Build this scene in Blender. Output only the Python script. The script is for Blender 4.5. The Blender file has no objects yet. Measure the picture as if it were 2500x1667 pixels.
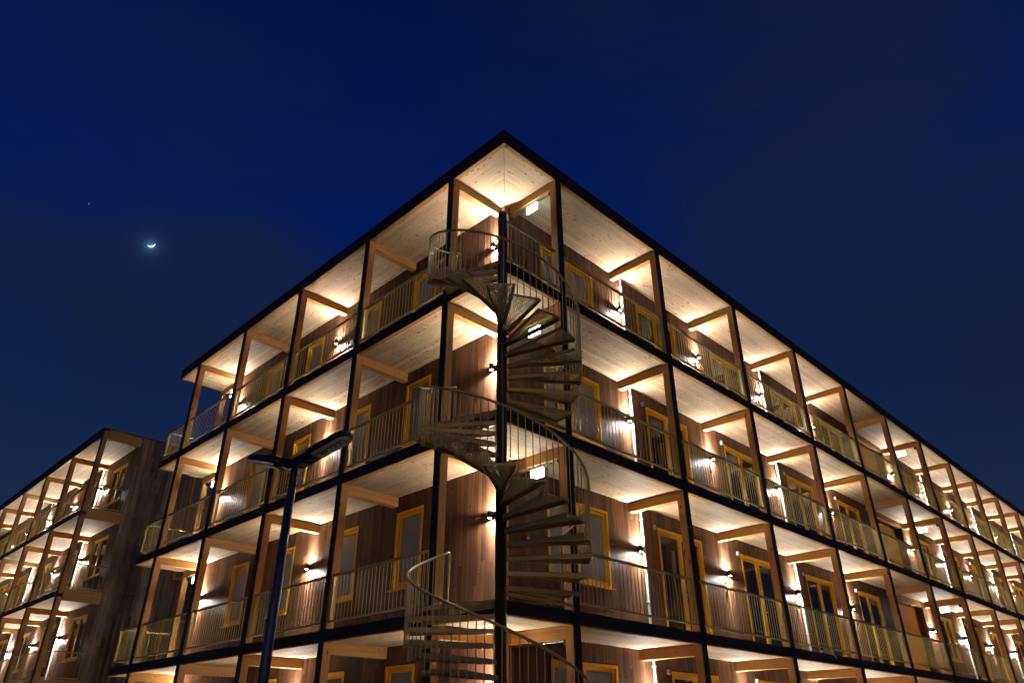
import bpy, math, random
from mathutils import Vector, Matrix
random.seed(7)
SC = bpy.context.scene
COL = SC.collection
rad = math.radians

# ------------------------------------------------------------------ camera
CAMP = Vector((-7.224, -7.392, -10.141))
YAW, PIT, ROL = rad(44.831), rad(28.976), rad(-0.131)
F = Vector((math.cos(YAW)*math.cos(PIT), math.sin(YAW)*math.cos(PIT), math.sin(PIT)))
R0v = Vector((math.sin(YAW), -math.cos(YAW), 0)); U0v = R0v.cross(F)
RV = math.cos(ROL)*R0v + math.sin(ROL)*U0v
UV_ = -math.sin(ROL)*R0v + math.cos(ROL)*U0v
cam = bpy.data.cameras.new('camera'); camo = bpy.data.objects.new('camera', cam); COL.objects.link(camo)
cam.lens = 36*1759.0/2500; cam.sensor_width = 36; cam.clip_start = .05; cam.clip_end = 2000
M3 = Matrix((RV, UV_, -F)).transposed()
camo.matrix_world = Matrix.Translation(CAMP) @ M3.to_4x4()
SC.camera = camo
def ray(u, v):
    return (F + RV*(u-1250)/1759 - UV_*(v-833.5)/1759).normalized()

# ------------------------------------------------------------------ world
SC.view_settings.view_transform = 'Standard'; SC.view_settings.look = 'None'
SC.view_settings.gamma = 1; SC.view_settings.exposure = 0.45
SC.render.engine = 'CYCLES'
W = bpy.data.worlds.new('World'); SC.world = W; W.use_nodes = True
wn = W.node_tree.nodes; wl = W.node_tree.links
for n in list(wn): wn.remove(n)
def N(nodes, typ, **kw):
    n = nodes.new(typ)
    for k, v in kw.items(): setattr(n, k, v)
    return n
sky = N(wn, 'ShaderNodeTexSky', sky_type='NISHITA'); sky.sun_disc = False
SUN_EL, SUN_ROT = rad(-12.0), rad(250)
sky.sun_elevation = SUN_EL; sky.sun_rotation = SUN_ROT
geo = N(wn, 'ShaderNodeTexCoord')
hsv = N(wn, 'ShaderNodeHueSaturation'); hsv.inputs['Saturation'].default_value = 0.35; hsv.inputs['Value'].default_value = 1.0
wl.new(sky.outputs[0], hsv.inputs['Color'])
tint = N(wn, 'ShaderNodeMixRGB', blend_type='MULTIPLY'); tint.inputs[0].default_value = 1
tint.inputs[2].default_value = (0.02, 0.12, 1.0, 1)
wl.new(hsv.outputs[0], tint.inputs[1])
# night air: deep blue overhead, greyer low clouds
sep = N(wn, 'ShaderNodeSeparateXYZ'); wl.new(geo.outputs['Generated'], sep.inputs[0])
mp = N(wn, 'ShaderNodeMapping'); mp.inputs['Scale'].default_value = (2.6, 2.6, 6.5); mp.inputs['Location'].default_value=(1.3,.4,.2)
wl.new(geo.outputs['Generated'], mp.inputs[0])
nz = N(wn, 'ShaderNodeTexNoise'); nz.inputs['Scale'].default_value = 1.0; nz.inputs['Detail'].default_value = 5; nz.inputs['Roughness'].default_value = .45
wl.new(mp.outputs[0], nz.inputs['Vector'])
cr = N(wn, 'ShaderNodeValToRGB'); cr.color_ramp.elements[0].position = .40; cr.color_ramp.elements[1].position = .66
wl.new(nz.outputs['Fac'], cr.inputs[0])
hr = N(wn, 'ShaderNodeMapRange'); hr.inputs['From Min'].default_value = .8; hr.inputs['From Max'].default_value = .1
hr.inputs['To Min'].default_value = 0.12; hr.inputs['To Max'].default_value = 1.0
wl.new(sep.outputs['Z'], hr.inputs['Value'])
cm = N(wn, 'ShaderNodeMath', operation='MULTIPLY'); wl.new(cr.outputs[0], cm.inputs[0]); wl.new(hr.outputs[0], cm.inputs[1])
hz = N(wn, 'ShaderNodeValToRGB'); e = hz.color_ramp.elements
e[0].position = 0.0; e[0].color = (.026, .041, .078, 1)
e[1].position = 0.9; e[1].color = (.0008, .0052, .044, 1)
ee = hz.color_ramp.elements.new(.35); ee.color = (.0050, .0175, .072, 1)
ee = hz.color_ramp.elements.new(.6); ee.color = (.0008, .0100, .100, 1)
wl.new(sep.outputs['Z'], hz.inputs[0])
mixc = N(wn, 'ShaderNodeMixRGB'); mixc.inputs[2].default_value = (.0085, .0155, .034, 1)
cw = None
for (u_, v_), wd, am in (((2400,700),.42,.8),((1900,150),.22,.45),((500,830),.15,.6),((60,800),.16,.35),((650,700),.10,.5),((250,80),.28,.3),((1150,200),.2,.25),((1500,60),.2,.3)):
    dq = N(wn, 'ShaderNodeVectorMath', operation='DOT_PRODUCT'); dq.inputs[1].default_value = ray(u_, v_); wl.new(geo.outputs['Generated'], dq.inputs[0])
    mq = N(wn, 'ShaderNodeMapRange', interpolation_type='SMOOTHERSTEP'); mq.inputs['From Min'].default_value = math.cos(wd*1.35); mq.inputs['From Max'].default_value = 1.0; mq.inputs['To Max'].default_value = am
    wl.new(dq.outputs['Value'], mq.inputs['Value'])
    if cw is None: cw = mq.outputs[0]
    else:
        aq = N(wn, 'ShaderNodeMath', operation='ADD'); wl.new(cw, aq.inputs[0]); wl.new(mq.outputs[0], aq.inputs[1]); cw = aq.outputs[0]
br = N(wn, 'ShaderNodeMapRange'); br.inputs['From Min'].default_value = .3; br.inputs['From Max'].default_value = .7; br.inputs['To Min'].default_value = .15; br.inputs['To Max'].default_value = 1.3; wl.new(nz.outputs['Fac'], br.inputs['Value'])
bm = N(wn, 'ShaderNodeMath', operation='MULTIPLY'); wl.new(cw, bm.inputs[0]); wl.new(br.outputs[0], bm.inputs[1]); 
sm_ = N(wn, 'ShaderNodeMath', operation='ADD', use_clamp=True); wl.new(bm.outputs[0], sm_.inputs[0])
cmh = N(wn, 'ShaderNodeMath', operation='MULTIPLY'); cmh.inputs[1].default_value = .35; wl.new(cm.outputs[0], cmh.inputs[0]); wl.new(cmh.outputs[0], sm_.inputs[1])
cm2 = N(wn, 'ShaderNodeMath', operation='MULTIPLY'); cm2.inputs[1].default_value = .62; wl.new(sm_.outputs[0], cm2.inputs[0])
wl.new(cm2.outputs[0], mixc.inputs[0]); wl.new(hz.outputs[0], mixc.inputs[1])
# glow of the moon in the air around its real direction
MD = ray(367.5, 600)
dp = N(wn, 'ShaderNodeVectorMath', operation='DOT_PRODUCT'); dp.inputs[1].default_value = MD
wl.new(geo.outputs['Generated'], dp.inputs[0])
ac = N(wn, 'ShaderNodeMath', operation='ARCCOSINE'); wl.new(dp.outputs['Value'], ac.inputs[0])
def halo(width, amp):
    a = N(wn, 'ShaderNodeMath', operation='DIVIDE'); a.inputs[1].default_value = width; wl.new(ac.outputs[0], a.inputs[0])
    b = N(wn, 'ShaderNodeMath', operation='POWER'); b.inputs[1].default_value = 1.3; wl.new(a.outputs[0], b.inputs[0])
    c = N(wn, 'ShaderNodeMath', operation='MULTIPLY'); c.inputs[1].default_value = -1; wl.new(b.outputs[0], c.inputs[0])
    d = N(wn, 'ShaderNodeMath', operation='EXPONENT'); wl.new(c.outputs[0], d.inputs[0])
    f = N(wn, 'ShaderNodeMath', operation='MULTIPLY'); f.inputs[1].default_value = amp; wl.new(d.outputs[0], f.inputs[0])
    return f
h1, h2 = halo(.0045, .34), halo(.016, .03)
ha = N(wn, 'ShaderNodeMath', operation='ADD'); wl.new(h1.outputs[0], ha.inputs[0]); wl.new(h2.outputs[0], ha.inputs[1])
hc = N(wn, 'ShaderNodeMixRGB', blend_type='MULTIPLY'); hc.inputs[0].default_value = 1; hc.inputs[2].default_value = (.22, .5, 1, 1)
wl.new(ha.outputs[0], hc.inputs[1])
addA = N(wn, 'ShaderNodeMixRGB', blend_type='ADD'); addA.inputs[0].default_value = 1
wl.new(mixc.outputs[0], addA.inputs[1]); wl.new(hc.outputs[0], addA.inputs[2])
bg1 = N(wn, 'ShaderNodeBackground'); bg1.inputs[1].default_value = .1; wl.new(tint.outputs[0], bg1.inputs[0])
bg2 = N(wn, 'ShaderNodeBackground'); bg2.inputs[1].default_value = .72; wl.new(addA.outputs[0], bg2.inputs[0])
ads = N(wn, 'ShaderNodeAddShader'); wl.new(bg1.outputs[0], ads.inputs[0]); wl.new(bg2.outputs[0], ads.inputs[1])
wo = N(wn, 'ShaderNodeOutputWorld'); wl.new(ads.outputs[0], wo.inputs[0])

fill_light = bpy.data.lights.new('sun', 'SUN'); fill_light.energy = .15; fill_light.angle = rad(60); fill_light.color = (1,.66,.38)  # added soft warm fill standing in for street and town glow
fill_obj = bpy.data.objects.new('sun', fill_light); COL.objects.link(fill_obj)
fill_obj.rotation_euler = Vector((math.cos(rad(55))*math.cos(rad(22)), math.sin(rad(55))*math.cos(rad(22)), -math.sin(rad(22)))).to_track_quat('-Z','Y').to_euler()

# ------------------------------------------------------------------ helpers
ORG = {}
class MB:
    def __init__(s): s.v = []; s.f = []
    def box(s, x0, y0, z0, x1, y1, z1):
        b = len(s.v)
        s.v += [(x0,y0,z0),(x1,y0,z0),(x1,y1,z0),(x0,y1,z0),(x0,y0,z1),(x1,y0,z1),(x1,y1,z1),(x0,y1,z1)]
        s.f += [(b,b+3,b+2,b+1),(b+4,b+5,b+6,b+7),(b,b+1,b+5,b+4),(b+1,b+2,b+6,b+5),(b+2,b+3,b+7,b+6),(b+3,b,b+4,b+7)]
        return s
    def prism(s, poly, z0, z1):
        b = len(s.v); n = len(poly)
        s.v += [(p[0],p[1],z0) for p in poly] + [(p[0],p[1],z1) for p in poly]
        s.f.append(tuple(b+i for i in reversed(range(n)))); s.f.append(tuple(b+n+i for i in range(n)))
        for i in range(n): j=(i+1)%n; s.f.append((b+i,b+j,b+n+j,b+n+i))
        return s
    def tube(s, pts, r, n=8, cap=True):
        pts = [Vector(p) for p in pts]; b = len(s.v); k = len(pts)
        prev = None
        for i, p in enumerate(pts):
            t = (pts[min(i+1,k-1)]-pts[max(i-1,0)]).normalized()
            if prev is None:
                a = Vector((0,0,1)) if abs(t.z) < .9 else Vector((1,0,0))
                u = t.cross(a).normalized()
            else:
                u = (prev - t*prev.dot(t)).normalized()
            prev = u; w = t.cross(u)
            rr = r[i] if isinstance(r, (list,tuple)) else r
            for j in range(n):
                a = 2*math.pi*j/n
                s.v.append(tuple(p + (u*math.cos(a)+w*math.sin(a))*rr))
        for i in range(k-1):
            for j in range(n):
                q=(j+1)%n; s.f.append((b+i*n+j,b+i*n+q,b+(i+1)*n+q,b+(i+1)*n+j))
        if cap:
            s.f.append(tuple(b+j for j in reversed(range(n)))); s.f.append(tuple(b+(k-1)*n+j for j in range(n)))
        return s
    def cyl(s, x, y, z0, z1, r, n=16): return s.tube([(x,y,z0),(x,y,z1)], r, n)
    def build(s, name, mat, parent=None, label=None, smooth=False, org=None, kind=None):
        o0 = ORG.get(parent.as_pointer(), Vector((0,0,0))) if parent else (Vector(org) if org else Vector((0,0,0)))
        me = bpy.data.meshes.new(name)
        me.from_pydata([(v[0]-o0[0],v[1]-o0[1],v[2]-o0[2]) for v in s.v], [], s.f)
        me.materials.append(mat)
        if smooth:
            for p in me.polygons: p.use_smooth = True
        me.update()
        o = bpy.data.objects.new(name, me); COL.objects.link(o)
        if parent: o.parent = parent
        else: o.location = o0
        ORG[o.as_pointer()] = o0
        if label: o['label'] = label
        if kind: o['kind'] = kind
        return o
def tag(o, label, cat, group=None):
    o['label'] = label; o['category'] = cat
    if group: o['group'] = group
    return o
def thing(name, loc, label, cat, group=None):
    o = bpy.data.objects.new(name, None); COL.objects.link(o); o.location = loc; o.empty_display_size = .2
    ORG[o.as_pointer()] = Vector(loc)
    return tag(o, label, cat, group)
def copy_tree(o, parent=None):
    c = o.copy(); COL.objects.link(c); c.parent = parent
    for ch in list(o.children): copy_tree(ch, c)
    return c

# ------------------------------------------------------------------ materials
def newmat(name):
    m = bpy.data.materials.new(name); m.use_nodes = True
    nt = m.node_tree; b = nt.nodes['Principled BSDF']
    return m, nt.nodes, nt.links, b
def plain(name, col, rough=.5, metal=0, noise=.15, nscale=6, coat=0, bump=0.0, spec=.5):
    m, n, l, b = newmat(name)
    g = N(n, 'ShaderNodeNewGeometry')
    t = N(n, 'ShaderNodeTexNoise'); t.inputs['Scale'].default_value = nscale; t.inputs['Detail'].default_value = 5
    l.new(g.outputs['Position'], t.inputs['Vector'])
    mr = N(n, 'ShaderNodeMapRange'); mr.inputs['From Min'].default_value=.3; mr.inputs['From Max'].default_value=.7
    mr.inputs['To Min'].default_value = 1-noise; mr.inputs['To Max'].default_value = 1+noise
    l.new(t.outputs['Fac'], mr.inputs['Value'])
    mx = N(n, 'ShaderNodeVectorMath', operation='SCALE'); mx.inputs[0].default_value = col[:3]
    l.new(mr.outputs[0], mx.inputs['Scale']); l.new(mx.outputs[0], b.inputs['Base Color'])
    r2 = N(n, 'ShaderNodeMapRange'); r2.inputs['To Min'].default_value = max(.02,rough-.08); r2.inputs['To Max'].default_value = min(1,rough+.08)
    l.new(t.outputs['Fac'], r2.inputs['Value']); l.new(r2.outputs[0], b.inputs['Roughness'])
    b.inputs['Metallic'].default_value = metal; b.inputs['Coat Weight'].default_value = coat; b.inputs['Coat Roughness'].default_value=.03
    b.inputs['Specular IOR Level'].default_value = spec
    if bump:
        bp = N(n, 'ShaderNodeBump'); bp.inputs['Strength'].default_value = bump; bp.inputs['Distance'].default_value=.004
        l.new(t.outputs['Fac'], bp.inputs['Height']); l.new(bp.outputs[0], b.inputs['Normal'])
    return m
def wood(name, c1, c2, along, board=.1, length=2.4, seam=.6, knots=.5, rough=.6, tintvar=.15, knotcol=(.09,.035,.012), kscale=1.0, dirt=0.0, seamw=.035):
    """procedural boards: along = 'x','y' or 'z' is the grain direction in world space"""
    m, n, l, b = newmat(name)
    g = N(n, 'ShaderNodeNewGeometry'); sp = N(n, 'ShaderNodeSeparateXYZ'); l.new(g.outputs['Position'], sp.inputs[0])
    def math_(op, a, bb=None, v=None):
        q = N(n, 'ShaderNodeMath', operation=op)
        if hasattr(a,'is_linked'): l.new(a, q.inputs[0])
        else: q.inputs[0].default_value = a
        if bb is not None: l.new(bb, q.inputs[1])
        elif v is not None: q.inputs[1].default_value = v
        return q.outputs[0]
    X,Y,Z = sp.outputs
    if along == 'z': al = Z; ac = math_('ADD', X, Y)
    elif along == 'x': al = X; ac = math_('ADD', Y, Z)
    else: al = Y; ac = math_('ADD', X, Z)
    q = math_('DIVIDE', ac, v=board); idx = math_('FLOOR', q); fr = math_('FRACT', q)
    wnz = N(n, 'ShaderNodeTexWhiteNoise', noise_dimensions='1D'); l.new(idx, wnz.inputs['W'])
    off = math_('MULTIPLY', wnz.outputs['Value'], v=length*3.7)
    al2 = math_('ADD', al, off); ql = math_('DIVIDE', al2, v=length); idl = math_('FLOOR', ql); frl = math_('FRACT', ql)
    wn2 = N(n, 'ShaderNodeTexWhiteNoise', noise_dimensions='2D')
    cb = N(n, 'ShaderNodeCombineXYZ'); l.new(idx, cb.inputs[0]); l.new(idl, cb.inputs[1]); l.new(cb.outputs[0], wn2.inputs['Vector'])
    # grain
    gv = N(n, 'ShaderNodeCombineXYZ'); l.new(math_('MULTIPLY', al2, v=1.3), gv.inputs[0]); l.new(math_('MULTIPLY', ac, v=26.), gv.inputs[1]); l.new(math_('MULTIPLY', idx, v=3.1), gv.inputs[2])
    gn = N(n, 'ShaderNodeTexNoise'); gn.inputs['Scale'].default_value = 1.6; gn.inputs['Detail'].default_value = 6; gn.inputs['Roughness'].default_value=.6; gn.inputs['Distortion'].default_value=.5
    l.new(gv.outputs[0], gn.inputs['Vector'])
    mr = N(n, 'ShaderNodeMapRange'); mr.inputs['From Min'].default_value=.3; mr.inputs['From Max'].default_value=.72; l.new(gn.outputs['Fac'], mr.inputs['Value'])
    mx = N(n, 'ShaderNodeMixRGB'); mx.inputs[1].default_value=(*c1,1); mx.inputs[2].default_value=(*c2,1); l.new(mr.outputs[0], mx.inputs[0])
    # per board tint
    tv = N(n, 'ShaderNodeMapRange'); tv.inputs['To Min'].default_value=1-tintvar; tv.inputs['To Max'].default_value=1+tintvar; l.new(wn2.outputs['Value'], tv.inputs['Value'])
    sc = N(n, 'ShaderNodeVectorMath', operation='SCALE'); l.new(mx.outputs[0], sc.inputs[0]); l.new(tv.outputs[0], sc.inputs['Scale'])
    col = sc.outputs[0]
    # large weathering
    ln = N(n, 'ShaderNodeTexNoise'); ln.inputs['Scale'].default_value=.9; ln.inputs['Detail'].default_value=3; l.new(g.outputs['Position'], ln.inputs['Vector'])
    lr = N(n, 'ShaderNodeMapRange'); lr.inputs['From Min'].default_value=.3; lr.inputs['From Max'].default_value=.7; lr.inputs['To Min'].default_value=1-.12-dirt; lr.inputs['To Max'].default_value=1.1; l.new(ln.outputs['Fac'], lr.inputs['Value'])
    sc2 = N(n, 'ShaderNodeVectorMath', operation='SCALE'); l.new(col, sc2.inputs[0]); l.new(lr.outputs[0], sc2.inputs['Scale']); col = sc2.outputs[0]
    if knots > 0:
        kv = N(n, 'ShaderNodeCombineXYZ'); l.new(math_('MULTIPLY', al2, v=4.2*kscale), kv.inputs[0]); l.new(math_('MULTIPLY', ac, v=13.*kscale), kv.inputs[1]); l.new(math_('MULTIPLY', idx, v=1.7), kv.inputs[2])
        kn = N(n, 'ShaderNodeTexNoise'); kn.inputs['Scale'].default_value=2.5; l.new(kv.outputs[0], kn.inputs['Vector'])
        ka = N(n, 'ShaderNodeMixRGB', blend_type='ADD'); ka.inputs[0].default_value=.25; l.new(kv.outputs[0], ka.inputs[1]); l.new(kn.outputs['Color'], ka.inputs[2])
        vo = N(n, 'ShaderNodeTexVoronoi'); vo.inputs['Scale'].default_value=1.0; l.new(ka.outputs[0], vo.inputs['Vector'])
        cl = N(n, 'ShaderNodeTexNoise'); cl.inputs['Scale'].default_value=1.4; cl.inputs['Detail'].default_value=1; l.new(g.outputs['Position'], cl.inputs['Vector'])
        sz = N(n, 'ShaderNodeSeparateColor'); l.new(vo.outputs['Color'], sz.inputs[0])
        th = math_('MULTIPLY', math_('MULTIPLY', sz.outputs[0], sz.outputs[1]), v=.30*knots)
        th2 = math_('MULTIPLY', th, cl.outputs['Fac']); th2 = math_('MULTIPLY', th2, v=2.4)
        df = math_('SUBTRACT', vo.outputs['Distance'], th2)
        km = N(n, 'ShaderNodeMapRange'); km.inputs['From Min'].default_value=-.02; km.inputs['From Max'].default_value=.05; km.inputs['To Min'].default_value=.85; km.inputs['To Max'].default_value=0
        l.new(df, km.inputs['Value'])
        kx = N(n, 'ShaderNodeMixRGB'); kx.inputs[2].default_value=(*knotcol,1); l.new(km.outputs[0], kx.inputs[0]); l.new(col, kx.inputs[1]); col = kx.outputs[0]
    # seams
    a1 = math_('LESS_THAN', fr, v=seamw); a2 = math_('LESS_THAN', frl, v=.003*2.4/length*1.2)
    sm = math_('MAXIMUM', a1, a2); sm2 = math_('MULTIPLY', sm, v=seam)
    sx = N(n, 'ShaderNodeMixRGB'); sx.inputs[2].default_value=(c1[0]*.15,c1[1]*.12,c1[2]*.1,1); l.new(sm2, sx.inputs[0]); l.new(col, sx.inputs[1])
    l.new(sx.outputs[0], b.inputs['Base Color'])
    hgt = math_('SUBTRACT', math_('MULTIPLY', gn.outputs['Fac'], v=.25), sm)
    bp = N(n, 'ShaderNodeBump'); bp.inputs['Strength'].default_value=.35; bp.inputs['Distance'].default_value=.004; l.new(hgt, bp.inputs['Height']); l.new(bp.outputs[0], b.inputs['Normal'])
    rr = N(n, 'ShaderNodeMapRange'); rr.inputs['To Min'].default_value=rough-.1; rr.inputs['To Max'].default_value=rough+.15; l.new(gn.outputs['Fac'], rr.inputs['Value']); l.new(rr.outputs[0], b.inputs['Roughness'])
    b.inputs['Specular IOR Level'].default_value=.16
    return m
def emit(name, col, s):
    m, n, l, b = newmat(name)
    b.inputs['Base Color'].default_value=(*col,1); b.inputs['Emission Color'].default_value=(*col,1); b.inputs['Emission Strength'].default_value=s
    return m
CLT1, CLT2 = (.58,.39,.225), (.74,.54,.34)
M = {
 'soffx': wood('spruce_soffit_along_x', CLT1, CLT2, 'x', .105, 3.1, .5, 1.05, tintvar=.15, kscale=1.7, knotcol=(.16,.075,.035), seamw=.03),
 'soffy': wood('spruce_soffit_along_y', CLT1, CLT2, 'y', .105, 3.1, .5, 1.05, tintvar=.15, kscale=1.7, knotcol=(.16,.075,.035), seamw=.03),
 'beamx': wood('glulam_along_x', (.50,.225,.07), (.63,.34,.115), 'x', .04, 4, .15, .55, tintvar=.08),
 'beamy': wood('glulam_along_y', (.50,.225,.07), (.63,.34,.115), 'y', .04, 4, .15, .55, tintvar=.08),
 'post': wood('glulam_post', (.50,.225,.075), (.61,.32,.115), 'z', .15, 6, .0, .7, tintvar=.05, kscale=.9),
 'clad': wood('heat_treated_cladding', (.086,.036,.018), (.170,.084,.043), 'z', .098, 2.2, .92, .12, .5, .42, (.02,.01,.006), seamw=.06),
 'cladB': wood('grey_brown_cladding', (.26,.18,.125), (.46,.34,.25), 'z', .098, 2.6, .8, .15, .6, .4, (.02,.01,.006), dirt=.25, seamw=.06),
 'black': wood('black_stained_board', (.030,.026,.025), (.052,.044,.040), 'x', .095, 6, .5, .2, .5, .15, (.004,.004,.004), seamw=.05),
 'blackz': wood('black_stained_cover', (.028,.025,.024), (.046,.039,.036), 'z', .15, 6, .0, .2, .5, .1, (.004,.004,.004)),
 'bronze': plain('olive_bronze_paint', (.50,.39,.165), .34, .3, .12, 5),
 'polepaint': plain('dark_olive_pole_paint', (.07,.062,.036), .32, .3, .15, 6),
 'rail': plain('olive_rail_paint', (.42,.32,.095), .36, .3, .12, 9),
 'yellow': plain('ochre_yellow_paint', (.93,.48,.010), .45, 0, .05, 8, spec=.3),
 'orange': plain('orange_wall_panel', (.85,.33,.01), .65, 0, .04, 3, spec=.15),
 'blind': plain('grey_blind_behind_glass', (.30,.30,.30), .5, 0, .04, 4, coat=1),
 'glass': plain('dark_glass', (.012,.013,.016), .05, 0, .2, 2, coat=.1, spec=.35),
 'rubber': plain('black_rubber', (.012,.012,.012), .7),
 'steel': plain('galvanised_steel', (.42,.43,.44), .42, .85, .15, 30),
 'pipe': plain('white_enamelled_pipe', (.42,.41,.39), .35),
 'white': plain('white_plastic', (.62,.61,.58), .4),
 'red': plain('red_plastic', (.42,.012,.015), .3),
 'darkmetal': plain('black_powder_coat', (.016,.017,.02), .42, .3, .2, 14),
 'lampgrey': plain('lamp_grey_diffuser', (.66,.63,.58), .45, .2, .15, 12),
 'lamppole': plain('dark_blue_black_pole', (.07,.08,.13), .36, .4, .25, 7, bump=.2),
 'asphalt': plain('asphalt', (.05,.05,.052), .9, 0, .3, 12, bump=.5),
 'paving': plain('concrete_paving', (.40,.38,.35), .85, 0, .2, 6, bump=.4),
 'deck': plain('pale_deck_coating', (.60,.56,.49), .7, 0, .1, 5),
 'roofing': plain('dark_roofing_felt', (.02,.02,.022), .85),
 'lens': emit('lit_lens', (1,.93,.82), 60),
 'exit': emit('lit_exit_sign', (.62,.90,1.0), 16),
 'moon': emit('moonlit_crescent', (.62,.82,1), 1.15),
 'star': emit('star_light', (.6,.75,1), .35),
}
# blinds: fine horizontal ribs
def ribs(m):
    n = m.node_tree.nodes; l = m.node_tree.links; b = n['Principled BSDF']
    g = N(n,'ShaderNodeNewGeometry'); s = N(n,'ShaderNodeSeparateXYZ'); l.new(g.outputs['Position'], s.inputs[0])
    a = N(n,'ShaderNodeMath',operation='MULTIPLY'); a.inputs[1].default_value=2*math.pi/.022; l.new(s.outputs['Z'], a.inputs[0])
    c = N(n,'ShaderNodeMath',operation='SINE'); l.new(a.outputs[0], c.inputs[0])
    bp = N(n,'ShaderNodeBump'); bp.inputs['Strength'].default_value=.6; bp.inputs['Distance'].default_value=.004; l.new(c.outputs[0], bp.inputs['Height']); l.new(bp.outputs[0], b.inputs['Normal'])
ribs(M['blind'])

# ------------------------------------------------------------------ setting
GZ = -11.30
MB().prism([(-600,-600),(600,-600),(600,600),(-600,600)], GZ-.3, GZ-.12).build('ground', M['asphalt'], kind='structure')
MB().prism([(-2.6,-2.6),(60,-2.6),(60,50),(-2.6,50)], GZ-.116, GZ).build('pavement', M['paving'], kind='structure')

# ------------------------------------------------------------------ dimensions
D = 1.345
ZB = {3: 0.0, 2: -2.985, 1: -5.8, 0: -8.623}            # ceiling (soffit) heights of the storeys
ZF = {3: -2.795, 2: -5.62, 1: -8.445, 0: GZ}            # floor tops
STN = {3: 'top floor', 2: 'second floor', 1: 'first floor', 0: 'ground floor'}
A0, SR, NR = 1.479, 3.508, 13
B0, SL, NL = 1.454, 2.937, 4
LX, LY = A0+SR*NR+.15, 14.70
RX = [A0+SR*i for i in range(NR+1)]
LYS = [B0+SL*j for j in range(NL+1)]
YE = LYS[4]+.15            # back gallery starts here
LZ = {3: -.98, 2: -3.86, 1: -6.72, 0: -9.58}            # wall lamp heights
ORD = ['first','second','third','fourth','fifth','sixth','seventh','eighth','ninth','tenth','eleventh','twelfth','thirteenth','fourteenth']

# ------------------------------------------------------------------ openings
def wall_with_openings(mb, axis, w0, w1, face, back, z0, z1, ops):
    """axis 'x': wall runs along x, occupying y face..back ; ops = list of (a,b,zlo,zhi)"""
    def bx(a, b, lo, hi):
        if b-a < 1e-4 or hi-lo < 1e-4: return
        if axis == 'x': mb.box(a, face, lo, b, back, hi)
        else: mb.box(face, a, lo, back, b, hi)
    cur = w0
    for a, b, lo, hi in sorted(ops):
        bx(cur, a, z0, z1); bx(a, b, z0, lo); bx(a, b, hi, z1); cur = b
    bx(cur, w1, z0, z1)
def opening(parent, axis, face, a, b, lo, hi, kind='window', split=None, flip=1, pane='blind', name=None, label=None):
    """ochre framed window or glazed door set in the wall; outward normal is -axis-normal (towards the street)"""
    door = kind == 'door'
    def B(mb, u0, u1, d0, d1, z0, z1):
        p0, p1 = face-d1, face-d0       # d: distance out of the wall face (negative = recessed)
        if axis == 'x': mb.box(u0, p0, z0, u1, p1, z1)
        else: mb.box(p0, u0, z0, p1, u1, z1)
    T = .055
    fr = MB()
    B(fr, a, a+T, -.11, .006, lo, hi); B(fr, b-T, b, -.11, .006, lo, hi); B(fr, a+T, b-T, -.11, .006, hi-T, hi)
    B(fr, a+T, b-T, -.11, .006 if not door else -.01, lo, lo+(.05 if not door else .03))
    o = fr.build(name or ('glazed_door' if door else 'window'), M['yellow'], parent, label)
    gk = MB(); B(gk, a-.025, a, -.01, .002, lo, hi+.02); B(gk, b, b+.025, -.01, .002, lo, hi+.02); B(gk, a, b, -.01, .002, hi, hi+.02)
    gk.build('shadow_gap_seal', M['rubber'], o)
    bounds = [a+T, b-T]
    if split: bounds = [a+T]+list(split)+[b-T]
    for i in range(len(bounds)-1):
        u0, u1 = bounds[i], bounds[i+1]; S = .075 if door else .06
        z0, z1 = lo+.05, hi-T
        if door: z0 = lo+.03
        sf = MB()
        if i > 0 : u0 += .002
        B(sf, u0, u0+S, -.085, -.03, z0, z1); B(sf, u1-S, u1, -.085, -.03, z0, z1)
        B(sf, u0+S, u1-S, -.085, -.03, z1-S, z1); B(sf, u0+S, u1-S, -.085, -.03, z0, z0+(S if not door else .1))
        sf.build('sash', M['yellow'], o)
        pn = MB(); B(pn, u0+S, u1-S, -.07, -.062, z0+(S if not door else .1), z1-S)
        pn.build('pane', M[pane], o)
    if not door:
        sl = MB(); B(sl, a-.05, b+.05, .007, .06, lo-.03, lo-.005); B(sl, a, b, -.08, .0065, lo-.03, lo-.001)
        sl.build('sill', M['yellow'], o)
    else:
        h = MB(); mid = split[0] if split else b-.12
        B(h, mid+.03, mid+.06, -.029, -.02, lo+.85, lo+1.1); B(h, mid+.035, mid+.05, -.02, .015, lo+1.0, lo+1.02); B(h, mid-.06, mid+.05, .002, .018, lo+1.0, lo+1.022)
        h.build('handle', M['steel'], o)
    return o

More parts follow.
